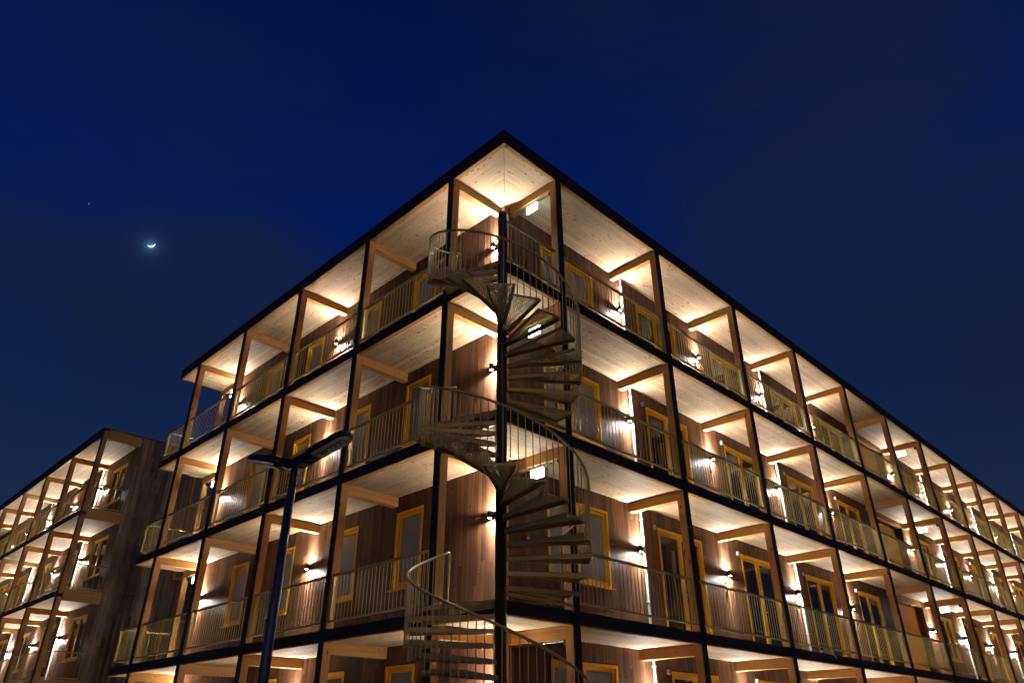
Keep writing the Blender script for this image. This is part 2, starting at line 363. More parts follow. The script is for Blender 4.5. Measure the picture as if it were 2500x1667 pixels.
# ------------------------------------------------------------------ railings
def railing(parent, p0, p1, ztop, zbot, spacing=.105, r=.0066, label=None, endbars=(1,1), name='railing'):
    p0, p1 = Vector((*p0,0)), Vector((*p1,0)); d = p1-p0; L = d.length; d.normalize(); nrm = Vector((-d.y, d.x, 0))
    def bar(mb, s0, s1, w, z0, z1, off=0):
        a = p0+d*s0+nrm*off; b = p0+d*s1+nrm*off; q = nrm*w/2
        mb.prism([(a-q)[:2], (b-q)[:2], (b+q)[:2], (a+q)[:2]], z0, z1)
    top = MB(); bar(top, 0, L, .050, ztop-.030, ztop+.006)
    o = top.build(name, M['rail'], parent, label)
    bt = MB(); bar(bt, 0, L, .040, zbot-.006, zbot+.022); bt.build('bottom_rail', M['rail'], o)
    bal = MB(); n = max(2, int(round(L/spacing)))
    for i in range(1, n):
        p = p0+d*(L*i/n); bal.tube([(p.x,p.y,zbot+.022),(p.x,p.y,ztop-.0305)], r, 6, cap=False)
    bal.build('baluster_row', M['rail'], o)
    for e, s in zip(endbars, (.012, L-.024)):
        if e:
            q = MB(); bar(q, s, s+.012, .065, zbot+.0225, ztop-.0305); q.build('end_bar', M['rail'], o)
            bl = MB()
            for zz in (zbot+.08, ztop-.09):
                a = p0+d*(s-.015 if s < L/2 else s+.012); bq = a+d*.016
                bl.tube([(a.x,a.y,zz),(bq.x,bq.y,zz)], .010, 6)
            bl.build('bolts', M['steel'], o)
    return o

# ------------------------------------------------------------------ main building
bA = thing('timber_apartment_building', (0, 0, GZ), 'large four-storey timber building with lit galleries and roof corner at the photo centre', 'building')
for s in (0, 1, 2, 3):
    zb = ZB[s]; top = zb + (.17 if s < 3 else .26)
    g = .004
    MB().prism([(g,0),(LX,0),(LX,1.9),(1.9+g,1.9)], zb, top).build('soffit_slab', M['soffx'], bA)
    MB().prism([(0,g),(1.9,1.9+g),(1.9,LY-1.9-g),(0,LY-g)], zb, top).build('soffit_slab', M['soffy'], bA)
    MB().prism([(g,LY),(1.9+g,LY-1.9),(12,LY-1.9),(12,LY)], zb, top).build('soffit_slab', M['soffx'], bA)
    MB().box(.02, .02, top+.001, LX-.02, LY-.02, top+.012).build('deck_board' if s < 3 else 'roof_board', M['deck'] if s < 3 else M['roofing'], bA)
    ft = zb + (.168 if s < 3 else .272)
    fz = zb-.001; q = .012
    # black fascias, each with a thin capping board
    fs = MB(); fs.box(-q,-q,fz,LX,-.001,ft); fs.box(-q,-.0005,fz,-.001,LY+q,ft); fs.box(0,LY+.001,fz,12,LY+q,ft)
    fo = fs.build('fascia', M['black'], bA)
    q = .02; hc_ = .014 if s < 3 else .026
    cp = MB(); cp.box(-q,-q,ft+.003,LX,-.0,ft+hc_); cp.box(-q,.0005,ft+.003,0,LY+q,ft+hc_); cp.box(.0005,LY,ft+.003,12,LY+q,ft+hc_)
    cp.build('fascia_cap', M['black'], fo)
    # butt joints of the boards
    jn = MB()
    for i in range(NR): jn.box(RX[i]+SR*.52, -.0135, fz+.002, RX[i]+SR*.52+.005, -.0125, ft-.002)
    for k_ in range(NL): jn.box(-.0135, LYS[k_]+SL*.5, fz+.002, -.0125, LYS[k_]+SL*.5+.005, ft-.002)
    jn.build('board_joints', M['rubber'], fo)
    tr = MB(); tr.box(.10,.002,zb-.022,LX,.085,zb-.001); tr.box(LX-.085,.09,zb-.022,LX,1.3,zb-.001)
    tr.build('edge_trim', M['beamx'], bA)
    tr = MB(); tr.box(.002,.002,zb-.022,.085,LY-.09,zb-.001); tr.build('edge_trim', M['beamy'], bA)
    tr = MB(); tr.box(.002,LY-.085,zb-.022,12,LY-.002,zb-.001); tr.build('edge_trim', M['beamx'], bA)
MB().box(.02,.02,.273,LX,LY-.02,.29).build('roof', M['roofing'], bA)

BW = .15
def post_cover_x(x):
    o = MB().box(x, -.024, GZ, x+BW, -.0145, -.003).build('post_cover', M['blackz'], bA); return o
for i, x in enumerate(RX): post_cover_x(x)
for j, y in enumerate(LYS): MB().box(-.024, y, GZ, -.0145, y+BW, -.003).build('post_cover', M['blackz'], bA)
for s in (0,1,2,3):
    zb, zf = ZB[s], ZF[s]; zb1 = zb-.0225
    for i, x in enumerate(RX):
        p = MB().box(x, .001, zf+.03, x+BW, BW, zb1).build('post', M['post'], bA)
        MB().box(x+.002, -.0142, zf+.03, x+BW-.002, .0008, zb-.004).build('front_strip', M['blackz'], p)
        MB().box(x-.012, .02, zf-.006, x+BW+.012, BW+.015, zf+.03).build('post_shoe', M['steel'], p)
        MB().box(x+.001, BW+.001, zb-.195, x+BW-.001, D+.02, zb-.001).build('beam', M['beamy'], bA)
    for j, y in enumerate(LYS):
        p = MB().box(.001, y, zf+.03, BW, y+BW, zb1).build('post', M['post'], bA)
        MB().box(-.0142, y+.002, zf+.03, .0008, y+BW-.002, zb-.004).build('front_strip', M['blackz'], p)
        MB().box(.02, y-.012, zf-.006, BW+.015, y+BW+.012, zf+.03).build('post_shoe', M['steel'], p)
        MB().box(BW+.001, y+.001, zb-.195, D+.02, y+BW-.001, zb-.001).build('beam', M['beamx'], bA)
    # corner columns and the end gallery frame
    MB().box(D-.003, D-.003, zf, D+.13, D+.13, zb-.0005).build('corner_column', M['post'], bA)
    MB().box(D-.003, LYS[4]-.002, zf, D+.14, YE-.002, zb-.0005).build('corner_column', M['post'], bA)
    MB().box(D, LY-BW, zf, D+BW, LY-.03, zb1).build('post', M['post'], bA)
    MB().box(D+.001, YE-.001, zb-.195, D+BW-.001, LY-BW-.001, zb-.001).build('beam', M['beamy'], bA)
    # walls with openings
    top_, bot_ = zb-.465 if s == 3 else {2:-3.29, 1:-6.125, 0:-8.95}[s], None
    wh = 1.49
    ops = [(2.465, 4.265, top_-wh, top_)]
    kinds = [('window', 2.465, 4.265, (3.33,), 'blind')]
    for i in range(1, NR):
        if i == 5: continue
        x = RX[i]
        if i == 6: kinds.append(('window', x+1.46, x+2.74, (x+2.1,), 'glass'))
        else: kinds.append(('door', x+1.0, x+2.745, (x+1.87,), 'glass'))
    lo_of = {'window': top_-wh, 'door': zf+.03}
    ops = [(a, b, lo_of[k], top_) for k, a, b, sp, pn in kinds]
    rx0, rx1 = 19.25, 22.28
    mb = MB()
    mb2 = MB()
    wall_with_openings(mb, 'x', D+.131, rx0, D, D+.16, zf, zb-.001, [o for o in ops if o[1] < rx0])
    wall_with_openings(mb2, 'x', rx1, LX, D, D+.16, zf, zb-.001, [o for o in ops if o[0] > rx1])
    # passage side walls
    mb.box(rx0-.1, D+.1605, zf, rx0-.001, D+.40, zb-.001); mb2.box(rx1, D+.1605, zf, rx1+.1, D+.40, zb-.001)
    mb.build('gallery_wall', M['clad'], bA); mb2.build('gallery_wall', M['clad'], bA)
    MB().box(rx0-.1, D+.26, zf, rx1+.1, D+.30, zb-.2).build('passage_panel', M['orange'], bA, 'plain orange wall panel of the recessed passage')
    MB().box(rx0, D+.01, zb-.20, rx1-.001, D+.14, zb-.001).build('header_beam', M['beamx'], bA)
    for k, a, b, sp, pn in kinds:
        opening(bA, 'x', D, a, b, lo_of[k], top_, k, sp, pane=pn)
    lops = [(3.55,4.405),(5.73,6.585),(8.32,9.175),(10.53,11.40)]
    mb = MB(); wall_with_openings(mb, 'y', D+.131, LYS[4]-.003, D, D+.16, zf, zb-.001, [(a,b,top_-wh,top_) for a,b in lops])
    MB().box(D+.141, LYS[4]+.02, zf, 12, LYS[4]+.15, zb-.001).build('end_wall', M['clad'], bA)
    mb.build('gallery_wall', M['clad'], bA)
    for a, b in lops: opening(bA, 'y', D, a, b, top_-wh, top_, 'window', None)
    # railings
    if s:
        zt, zo = zf+.945, zf+.135
        for i in range(NR): railing(bA, (RX[i]+BW+.012, .055), (RX[i+1]-.012, .055), zt, zo)
        for j in range(NL): railing(bA, (.055, LYS[j]+BW+.012), (.055, LYS[j+1]-.012), zt, zo)
        railing(bA, (.055, YE+.012), (.055, LY-.05), zt, zo)
        railing(bA, (.06, LY-.05), (D-.02, LY-.05), zt, zo); railing(bA, (D+BW+.01, LY-.05), (D+BW+3, LY-.05), zt, zo)
    if s == 3: railing(bA, (.12, .03), (RX[0]-.05, .03), zf+.945, zf+.1, endbars=(0,1))
    # rain pipes
    for i in (1, 3, 7, 9, 11):
        x = RX[i]+.36
        pm = MB().cyl(x, D-.055, zf, zb-.001 if i else zb, .03, 14)
        po = pm.build('downpipe', M['pipe'], bA, smooth=False)
        cl = MB()
        for zz in (zb-.28, zf+.72):
            cl.cyl(x, D-.055, zz-.018, zz+.018, .038, 14); cl.box(x-.008, D-.03, zz-.01, x+.008, D-.001, zz+.01); cl.box(x+.03, D-.064, zz-.012, x+.058, D-.046, zz+.012)
        cl.build('pipe_clamp', M['white'], po)

# ------------------------------------------------------------------ second building
bB = thing('distant_timber_building', (0, 21.57, GZ), 'second timber apartment building with brown clad gable wall, low at the left edge', 'building')
YB, SB, NB = 21.57, 3.42, 6
LYB = YB+SB*NB+.15
for s in (0,1,2,3):
    zb, zf = ZB[s], ZF[s]; top = zb+(.17 if s < 3 else .25)
    MB().box(0, YB+.14, zb, 1.9, LYB, top).build('soffit_slab', M['soffy'], bB)
    MB().box(.02, YB+.15, top+.001, 1.9, LYB-.02, top+.012).build('deck_board' if s < 3 else 'roof_board', M['deck'] if s < 3 else M['roofing'], bB)
    ft = zb+(.19 if s < 3 else .29)
    MB().box(-.012, YB+.02, zb-.001, -.001, LYB, ft-.01).build('fascia', M['black'], bB)
    MB().box(.165, YB, zb-.125 if s < 3 else zb-.12, D+.03, YB+.139, zb+.085 if s < 3 else zb+.09).build('end_beam', M['beamx'], bB)
    MB().box(.165, YB+.02, zb+.09, D+.03, YB+.139, zb+.27 if s < 3 else zb+.285).build('end_beam', M['beamx'], bB)
    for i in range(NB+1):
        y = YB+SB*i
        p = MB().box(.001, y, zf-.2 if i == 0 and s else zf+.03, BW, y+BW, zb-.001 if i else zb+.09).build('post', M['post'], bB)
        MB().box(-.022, y+.002, zf-.19 if s else zf, -.0125, y+BW-.002, zb).build('post_cover', M['blackz'], p)
        if i: MB().box(BW+.001, y+.001, zb-.195, D+.07, y+BW-.001, zb-.001).build('beam', M['beamx'], bB)
    top_ = zb-.465 if s == 3 else {2:-3.29, 1:-6.125, 0:-8.95}[s]
    ops = [(YB+1.0, YB+2.63)]+[(YB+SB*i+1.1, YB+SB*i+2.7) for i in range(1, NB)]
    face = D+.055
    mb = MB(); wall_with_openings(mb, 'y', YB+.141, LYB, face, face+.16, zf, zb-.001, [(a,b,top_-1.5,top_) for a,b in ops])
    mb.build('gallery_wall', M['clad'], bB)
    for a, b in ops: opening(bB, 'y', face, a, b, top_-1.5, top_, 'window', ((a+b)/2,), pane='glass')
    if s:
        zt, zo = zf+.945, zf+.135
        for i in range(NB): railing(bB, (.055, YB+SB*i+BW+.012), (.055, YB+SB*(i+1)-.012), zt, zo, spacing=.12)
        railing(bB, (BW+.012, YB+.05), (D-.01, YB+.05), zt, zo, spacing=.16)
    for i in (1, 3):
        MB().cyl(face-.055, YB+SB*i+.40, zf, zb-.001, .03, 12).build('downpipe', M['pipe'], bB)
mb = MB(); top_ = -.465
gops = []
for s in (0,1,2,3):
    t = ZB[3]-.465 if s == 3 else {2:-3.29, 1:-6.125, 0:-8.95}[s]
    mbw = MB(); zlo = GZ if s == 0 else ZF[s]-.02; zhi = .27 if s == 3 else ZF[s+1]-.02
    wall_with_openings(mbw, 'x', D+.035, 13.0, YB-.003, YB+.14, zlo, zhi, [(3.65,4.62,t-1.49,t),(7.6,8.6,t-1.49,t)])
    mbw.build('gable_wall', M['cladB'], bB)
    opening(bB, 'x', YB-.003, 3.65, 4.62, t-1.49, t, 'window', None); opening(bB, 'x', YB-.003, 7.6, 8.6, t-1.49, t, 'window', None)
    if s < 3: MB().box(D+.04, YB-.022, ZF[s+1]+.10, 13, YB-.0035, ZF[s+1]+.16).build('gable_band', M['cladB'], bB)
MB().box(-.04, YB-.03, .29, 13.0, YB+.16, .32).build('roof_trim', M['rail'], bB)
MB().box(-.05, YB+.161, .29, 13.0, LYB+.02, .33).build('roof', M['roofing'], bB)
MB().box(12.86, YB+.141, GZ, 13.0, LYB, .27).build('back_wall', M['cladB'], bB)

# ------------------------------------------------------------------ wall lamps
LIGHT_UP, LIGHT_DN = 103.0, 90.0
def ies(name, prof):
    """photometric profile of the lamp's lens: a bright core and a wide soft skirt"""
    t = bpy.data.texts.new(name)
    ang = [p[0] for p in prof]; cd = [p[1]*1000 for p in prof]
    t.write('IESNA:LM-63-2002\nTILT=NONE\n1 1000 1 %d 1 1 2 0 0 0\n1 1 10\n%s\n0\n%s\n' % (len(prof), ' '.join(str(a) for a in ang), ' '.join('%.1f' % c for c in cd)))
    return t
prof = [(0,7.5),(4,7.2),(8,6.0),(12,4.5),(16,3.2),(22,2.2),(30,1.55),(40,1.12),(50,1.05),(60,1.0),(68,.95),(75,.8),(80,.5),(84,.22),(88,.05),(90,0),(180,0)]
itx = ies('gallery_lamp_profile', prof)
def mk_light(name, energy, col):
    L = bpy.data.lights.new(name, 'POINT'); L.energy = energy; L.shadow_soft_size = .02; L.color = col
    L.use_nodes = True; nt = L.node_tree; em = nt.nodes['Emission']
    ie = nt.nodes.new('ShaderNodeTexIES'); ie.mode = 'INTERNAL'; ie.ies = itx; ie.inputs['Strength'].default_value = .01
    nt.links.new(ie.outputs[0], em.inputs['Strength'])
    return L
up = mk_light('up_light', LIGHT_UP, (1,.955,.88)); dn = mk_light('down_light', LIGHT_DN, (1,.96,.90))
def make_lamp():
    t = thing('wall_lamp', (0,0,0), 'x', 'wall lamp', 'up-and-down wall lamps along the galleries')
    MB().tube([(0,-.085,-.058),(0,-.085,.058)], .046, 20).build('lamp_body', M['darkmetal'], t)
    MB().box(-.03,-.05,-.035,.03,0,.035).build('bracket', M['darkmetal'], t)
    MB().cyl(0,-.085,-.0605,-.0585,.030,16).build('lens', M['lens'], t); MB().cyl(0,-.085,.0585,.0605,.030,16).build('lens', M['lens'], t)
    for d_, nm, z, rx in ((up,'up_light',.07,math.pi),(dn,'down_light',-.07,0)):
        o = bpy.data.objects.new(nm, d_); COL.objects.link(o); o.parent = t; o.location = (0,-.085,z); o.rotation_euler = (rx,0,0)
    return t
lamp0 = make_lamp(); first = [True]
def lamp(x, y, z, rz, label, group):
    o = lamp0 if first[0] else copy_tree(lamp0)
    first[0] = False
    o.location = (x, y, z); o.rotation_euler = (0,0,rz); o['label'] = label; o['group'] = group
    return o
for s in (3,2,1,0):
    for i in range(1, NR):
        if i == 5: continue
        lamp(RX[i]+.205, D, LZ[s], 0, f'black up-and-down wall lamp, right facade {STN[s]}, by the {ORD[i]} beam from corner', 'wall lamps along the right facade')
    lamp(D, 1.60, LZ[s], -math.pi/2, f'black up-and-down wall lamp, {STN[s]}, at the corner just left of the stair pole', 'wall lamps along the left facade')
    lamp(D, LYS[2]+.21, LZ[s], -math.pi/2, f'black up-and-down wall lamp, {STN[s]}, in the middle of the left facade', 'wall lamps along the left facade')
    lamp(D, LYS[4]-.16, LZ[s], -math.pi/2, f'black up-and-down wall lamp, {STN[s]}, at the far end of the left facade', 'wall lamps along the left facade')
    for i in range(1, NB):
        lamp(D+.055, YB+SB*i+.22, LZ[s], -math.pi/2, f'small wall lamp on the distant building, {STN[s]}, {ORD[i]} post from the gable', 'wall lamps of the distant building')

# ------------------------------------------------------------------ small fittings on the right facade
def make_alarm():
    t = thing('alarm_box', (0,0,0), 'x', 'alarm box')
    MB().box(-.036,-.045,-.045,.036,0,.045).build('housing', M['white'], t)
    MB().tube([(0,-.046,0),(0,-.056,0)], .024, 14).build('beacon_lens', M['red'], t)
    return t
al0 = None
def place(proto, loc, label, group, rz=0, used=[]):
    o = proto if proto.name not in used else copy_tree(proto)
    used.append(proto.name)
    o.location = loc; o.rotation_euler = (0,0,rz); o['label'] = label; o['group'] = group
    return o
alarm = make_alarm()
plate = thing('sign_plate', (0,0,0), 'x', 'plate')
MB().box(-.024,-.012,-.075,.024,0,.075).build('backing', M['darkmetal'], plate)
mk = MB()
for zz in (.045,.005): mk.tube([(.013*math.cos(a),-.0125,zz+.016*math.sin(a)) for a in [k*math.pi/5 for k in range(11)]], .0028, 4)
mk.box(-.012,-.0135,-.045,.012,-.0122,-.025); mk.build('pale_marks', M['white'], plate)
keyb = thing('key_box', (0,0,0), 'x', 'key box')
MB().box(-.022,-.035,-.04,.022,0,.04).build('housing', M['darkmetal'], keyb)
MB().box(-.016,-.038,-.012,.016,-.0355,.026).build('cover', M['steel'], keyb)
for s in (3,2,1,0):
    zd = {3:-.465,2:-3.29,1:-6.155,0:-8.975}[s]
    for i in range(1, NR):
        if i in (5,6): continue
        place(alarm, (RX[i]+.865, D-.001, zd), f'white alarm box with red lens, right facade {STN[s]}, {ORD[i]} door from corner', 'alarm boxes beside the gallery doors')
    for i in (2,3,4,7,8,9):
        place(plate, (RX[i]+.12, D-.001, LZ[s]-.24), f'narrow black plate under the wall lamp, right facade {STN[s]}, {ORD[i]} beam from corner', 'narrow plates below the wall lamps')
        place(keyb, (RX[i]+.125, D-.001, LZ[s]-.37), f'black key box under the narrow plate, right facade {STN[s]}, {ORD[i]} beam from corner', 'key boxes below the plates')
callp = thing('fire_call_point', (0,0,0), 'x', 'call point')
MB().box(-.05,-.04,-.05,.05,0,.05).build('housing', M['red'], callp)
MB().box(-.026,-.0425,-.022,.026,-.0405,.014).build('glass_plate', M['white'], callp)
mk = MB(); mk.box(-.013,-.0432,-.008,.013,-.0427,.001); mk.build('dark_mark', M['darkmetal'], callp)
for s in (3,2,1):
    zc = ZF[s]+1.39
    place(callp, (1.92, D-.001, zc), f'red fire call point on the {STN[s]} wall just right of the stair pole', 'red fire call points')
    place(callp, (RX[6]+.5, D-.001, zc), f'red fire call point on the {STN[s]} beside the orange passage', 'red fire call points')

# exit signs: lit slab below a beam on a cable tray, with a small camera at the post
def exit_sign(beam_axis, c, y0, y1, zb_, label, cat='exit sign'):
    # c = beam centre across, runs y0..y1 along
    t = thing('exit_sign', (c, (y0+y1)/2, zb_), label, cat, 'lit exit signs under the beams')
    MB().box(c-.013, y0, zb_-.21, c+.013, y1, zb_-.045).build('lit_panel', M['exit'], t)
    MB().box(c-.022, y0-.005, zb_-.044, c+.022, y1+.005, zb_-.012).build('housing', M['white'], t)
    pm = MB(); 
    # running figure and arrow picked out as slightly raised marks on both faces
    w = (y1-y0)
    for sx in (-1, 1):
        x0, x1 = (c-.0145, c-.0133) if sx < 0 else (c+.0133, c+.0145)
        pm.box(x0, y0+w*.60, zb_-.175, x1, y0+w*.82, zb_-.165); pm.box(x0, y0+w*.18, zb_-.132, x1, y0+w*.42, zb_-.122)
    pm.build('pictogram', M['exit2'], t)
    return t
M['exit2'] = emit('pale_green_pictogram', (.45,.95,.75), 14)
def cable(c, ya, yb, zb_, label, far=False):
    t = thing('cable_tray', (c, ya, zb_), label, 'cable tray', 'cable trays under the beams')
    MB().tube([(c+.03, ya, zb_-.018),(c+.03, yb, zb_-.018)], .008, 6).build('conduit', M['steel'], t)
    cl = MB()
    k = int(abs(yb-ya)/.3)
    for q in range(k): 
        yy = ya+(yb-ya)*(q+.5)/k; cl.box(c+.015, yy-.008, zb_-.03, c+.045, yy+.008, zb_-.001)
    cl.build('clips', M['steel'], t)
def cctv(c, y, zb_, label):
    t = thing('security_camera', (c, y, zb_), label, 'camera', 'small cameras under the beams')
    MB().box(c-.03, y-.03, zb_-.055, c+.03, y+.03, zb_-.001).build('mount', M['darkmetal'], t)
    MB().tube([(c, y, zb_-.056),(c, y, zb_-.085),(c, y, zb_-.10)], [.032,.034,.022], 16).build('camera_body', M['darkmetal'], t)
    MB().tube([(c, y, zb_-.1005),(c, y, zb_-.112)], [.018,.006], 12).build('camera_lens', M['steel'], t)
for s in (3,2,1,0):
    zz = ZB[s]-.195
    for i, nm in ((0,'at the corner beside the stair'),(6,'just past the orange passage')):
        c = RX[i]+.075
        if s: exit_sign('y', c, .585, .875, zz, f'glowing white exit sign, {STN[s]} beam {nm}')
        cable(c, .26, 1.3, zz, f'thin cable tray under {STN[s]} beam {nm}')
        cctv(c, .205, zz, f'small black camera under {STN[s]} beam {nm}')
    if s: exit_sign('y', D+.075, 13.80, 14.08, zz, f'white-glowing exit sign, {STN[s]} beam at the far end of left facade')
    cctv(D+.075, 14.42, zz, f'small black camera, {STN[s]} beam at the far end of left facade')
    cable(D+.075, 14.36, 13.45, zz, f'thin cable tray, {STN[s]} beam at the far end of left facade')
    if s: exit_sign('y', .75, YB+SB*3-.3, YB+SB*3-.02, ZB[s]-.195, f'white-glowing exit sign on the {STN[s]} of the distant building')
    cctv(.30, YB+.24, ZB[s]-.0, f'small black camera at the {STN[s]} gable end ceiling of the distant building')
ex = []
# the bluish light the corner exit signs throw
for s in (3,2,1):
    for x in (RX[0]+.075, RX[6]+.075): pass

# scrap of white sheet caught on the floor edge
mb = MB(); base = [(10.05,.03,-8.42),(10.22,-.01,-8.40),(10.36,-.055,-8.425),(10.47,-.075,-8.47),(10.54,-.08,-8.53)]
for i,(x,y,z) in enumerate(base):
    w = [.045,.06,.055,.03,.006][i]
    mb.v += [(x,y,z+w),(x-.02,y-.02,z+.01),(x,y-.005,z-w*.6),(x+.015,y+.015,z+.005)]
for i in range(4):
    for j in range(4): mb.f.append((i*4+j,i*4+(j+1)%4,i*4+4+(j+1)%4,i*4+4+j))
mb.f += [(0,1,2,3),(16,17,18,19)]
tag(mb.build('plastic_sheet', M['white'], org=(10.05,0,-8.43)), 'crumpled white plastic scrap hanging over the first floor edge on the right facade', 'plastic scrap')

# ------------------------------------------------------------------ spiral staircase
CX, CY = -.012, .008
st = thing('spiral_staircase', (CX, CY, GZ), 'olive-black steel spiral staircase with perforated treads winding up the building corner', 'staircase')
def sbuild(mb, name, mat, parent, **k): return mb.build(name, mat, parent, **k)
RP = .083
pole = MB().tube([(CX,CY,GZ),(CX,CY,-1.80),(CX,CY,-1.765),(CX,CY,-1.745)], [RP,RP,RP*.9,RP*.55], 32)
po = sbuild(pole, 'pole', M['polepaint'], st)
for p_ in po.data.polygons: p_.use_smooth = len(p_.vertices) == 4 and abs(p_.normal.z) < .3
rg = MB()
for zz in (-8.10, -5.30, -2.5): rg.cyl(CX, CY, zz-.004, zz+.004, RP+.003, 32)
sbuild(rg, 'pole_joint_ring', M['darkmetal'], st)
# perforated tread
def tread_mesh():
    v = []; f = []; vd = {}
    TH = .005
    def vert(x, y, z):
        k = (round(x,5), round(y,5), round(z,5))
        if k not in vd: vd[k] = len(v); v.append(k)
        return vd[k]
    r0, r1 = .085, 1.262; hw0, hw1 = .036, .224
    def hw(r): return hw0+(hw1-hw0)*(r-r0)/(r1-r0)
    def quad(pts):      # top and bottom skins
        f.append(tuple(vert(x,y,0) for x,y in pts)); f.append(tuple(vert(x,y,-TH) for x,y in reversed(pts)))
    p = .034; hr_ = .0128
    ra, rb = r0+.05, r1-.02
    nr = int((rb-ra)/p); p_r = (rb-ra)/nr
    quad([(r0,-hw(r0)),(ra,-hw(ra)),(ra,hw(ra)),(r0,hw(r0))])
    quad([(rb,-hw(rb)),(r1,-hw(r1)),(r1,hw(r1)),(rb,hw(rb))])
    for i in range(nr):
        a, b = ra+i*p_r, ra+(i+1)*p_r
        half = hw(a)-.016
        odd = i % 2
        n = int((2*half)/p)
        if n % 2 != odd: n -= 1
        if n < 1:
            quad([(a,-hw(a)),(b,-hw(b)),(b,hw(b)),(a,hw(a))]); continue
        e0 = -n*p/2; e1 = n*p/2
        quad([(a,-hw(a)),(b,-hw(b)),(b,e0),(a,e0)]); quad([(a,e1),(b,e1),(b,hw(b)),(a,hw(a))])
        for k in range(n):
            y0 = e0+k*p; y1 = y0+p; cx, cy = (a+b)/2, (y0+y1)/2
            out = [(b,cy),(b,y1),(cx,y1),(a,y1),(a,cy),(a,y0),(cx,y0),(b,y0)]
            inn = [(cx+hr_*math.cos(q*math.pi/4), cy+hr_*math.sin(q*math.pi/4)) for q in range(8)]
            for q in range(8):
                w = (q+1) % 8
                quad([inn[q], out[q], out[w], inn[w]])
                f.append((vert(*inn[q],0), vert(*inn[w],0), vert(*inn[w],-TH), vert(*inn[q],-TH)))
    # folded edges
    def flange(pa, pb, depth, t=.005):
        ax, ay = pa; bx, by = pb; d = Vector((bx-ax, by-ay)).normalized(); nn = Vector((-d.y, d.x))*t
        pts = [(ax,ay),(bx,by),(bx+nn.x,by+nn.y),(ax+nn.x,ay+nn.y)]
        b0 = len(v)
        for z in (-TH-.0005, -depth):
            for x, y in pts: v.append((x,y,z))
        f.extend([(b0,b0+1,b0+2,b0+3),(b0+7,b0+6,b0+5,b0+4),(b0,b0+4,b0+5,b0+1),(b0+1,b0+5,b0+6,b0+2),(b0+2,b0+6,b0+7,b0+3),(b0+3,b0+7,b0+4,b0)])
    flange((r0,-hw(r0)),(r1,-hw(r1)),.062); flange((r1,hw(r1)),(r0,hw(r0)),.062); flange((r1,-hw(r1)+.006),(r1,hw(r1)-.006),.035)
    me = bpy.data.meshes.new('tread'); me.from_pydata(v, [], f); me.materials.append(M['bronze']); me.update()
    return me
tm = tread_mesh()
RISE = {0: (ZF[1]-GZ)/15, 1: (ZF[2]-ZF[1])/15, 2: (ZF[3]-ZF[2])/15}
RR = 1.285
balus = []
for fl in (0,1,2):
    zf = ZF[fl]
    for k in range(1, 16):
        o = bpy.data.objects.new('tread', tm); COL.objects.link(o); o.parent = st
        o.location = (0, 0, zf+RISE[fl]*k-GZ); o.rotation_euler = (0,0,-rad(18*k-9+.5))
    def rz(ph): return zf+1.05+ph/276*((ZF[fl+1]-zf)-1.05+.85)
    pts = [(CX+RR*math.cos(-rad(p)), CY+RR*math.sin(-rad(p)), rz(p)) for p in [276*i/70 for i in range(71)]]
    hrl = MB().tube(pts, .019, 10)
    ho = sbuild(hrl, 'handrail', M['bronze'], st, smooth=True)
    e0, e1 = pts[0], pts[-1]
    MB().tube([(e0[0],e0[1],zf+.28),(e0[0],e0[1],e0[2])], .016, 8).build('end_post', M['rail'], ho)
    MB().tube([(e1[0],e1[1],ZF[fl+1]+.0),(e1[0],e1[1],e1[2])], .016, 8).build('end_post', M['rail'], ho)
    nb = 60
    for i in range(1, nb):
        ph = 276*i/nb; k = min(15, int(ph/18)+1)
        x, y = CX+(RR-.005)*math.cos(-rad(ph)), CY+(RR-.005)*math.sin(-rad(ph))
        balus.append((x, y, zf+RISE[fl]*k-.07, rz(ph)-.012, fl))
balus.sort(key=lambda b: (b[0]-CAMP.x)**2+(b[1]-CAMP.y)**2+(max(b[2],-8.6)-CAMP.z)**2 + (1e3 if b[2] < -9.4 else 0))
for b in balus[:100]: MB().tube([(b[0],b[1],b[2]),(b[0],b[1],b[3])], .0072, 6).build('baluster', M['bronze'], st)
rest = MB()
for b in balus[100:]: rest.tube([(b[0],b[1],b[2]),(b[0],b[1],b[3])], .0072, 6)
rest.build('balusters', M['bronze'], st, kind='stuff')
for s in (1,2,3):
    zf = ZF[s]
    MB().tube([(CX+RP,CY-.03,zf+.075),(RX[0]-.03,-.02,zf+.075)], .026, 8).build('support_bar', M['bronze'], st)
    MB().box(RX[0]-.012, -.03, zf-.03, RX[0]-.0005, .075, zf+.27).build('fixing_plate', M['rail'], st)
    MB().box(-.10, CY+RP, zf-.115, -.0505, LYS[0]-.05, zf-.02).build('landing_edge', M['bronze'], st)

# ------------------------------------------------------------------ street lamp
LP = CAMP + ray(720,1146)*(8.0/ray(720,1146).dot(F)) if False else Vector((-3.48,-.26,-7.5))
lp = thing('street_lamp', (LP.x, LP.y, GZ-.12), 'unlit black double-headed LED street lamp standing in front of the left facade', 'street lamp')
zt = LP.z
MB().tube([(LP.x,LP.y,GZ-.12),(LP.x,LP.y,zt-.22)], [.060,.047], 24).build('pole', M['lamppole'], lp, smooth=True)
MB().tube([(LP.x,LP.y,zt-.26),(LP.x,LP.y,zt)], .043, 24).build('collar', M['darkmetal'], lp, smooth=False)
sb = MB()
for a in (-40, 140):
    for zz in (zt-.18, zt-.07):
        c_, s_ = math.cos(rad(a)), math.sin(rad(a)); sb.tube([(LP.x+c_*.035,LP.y+s_*.035,zz),(LP.x+c_*.062,LP.y+s_*.062,zz)], .006, 6)
sb.build('set_screws', M['darkmetal'], lp)
HL = .60
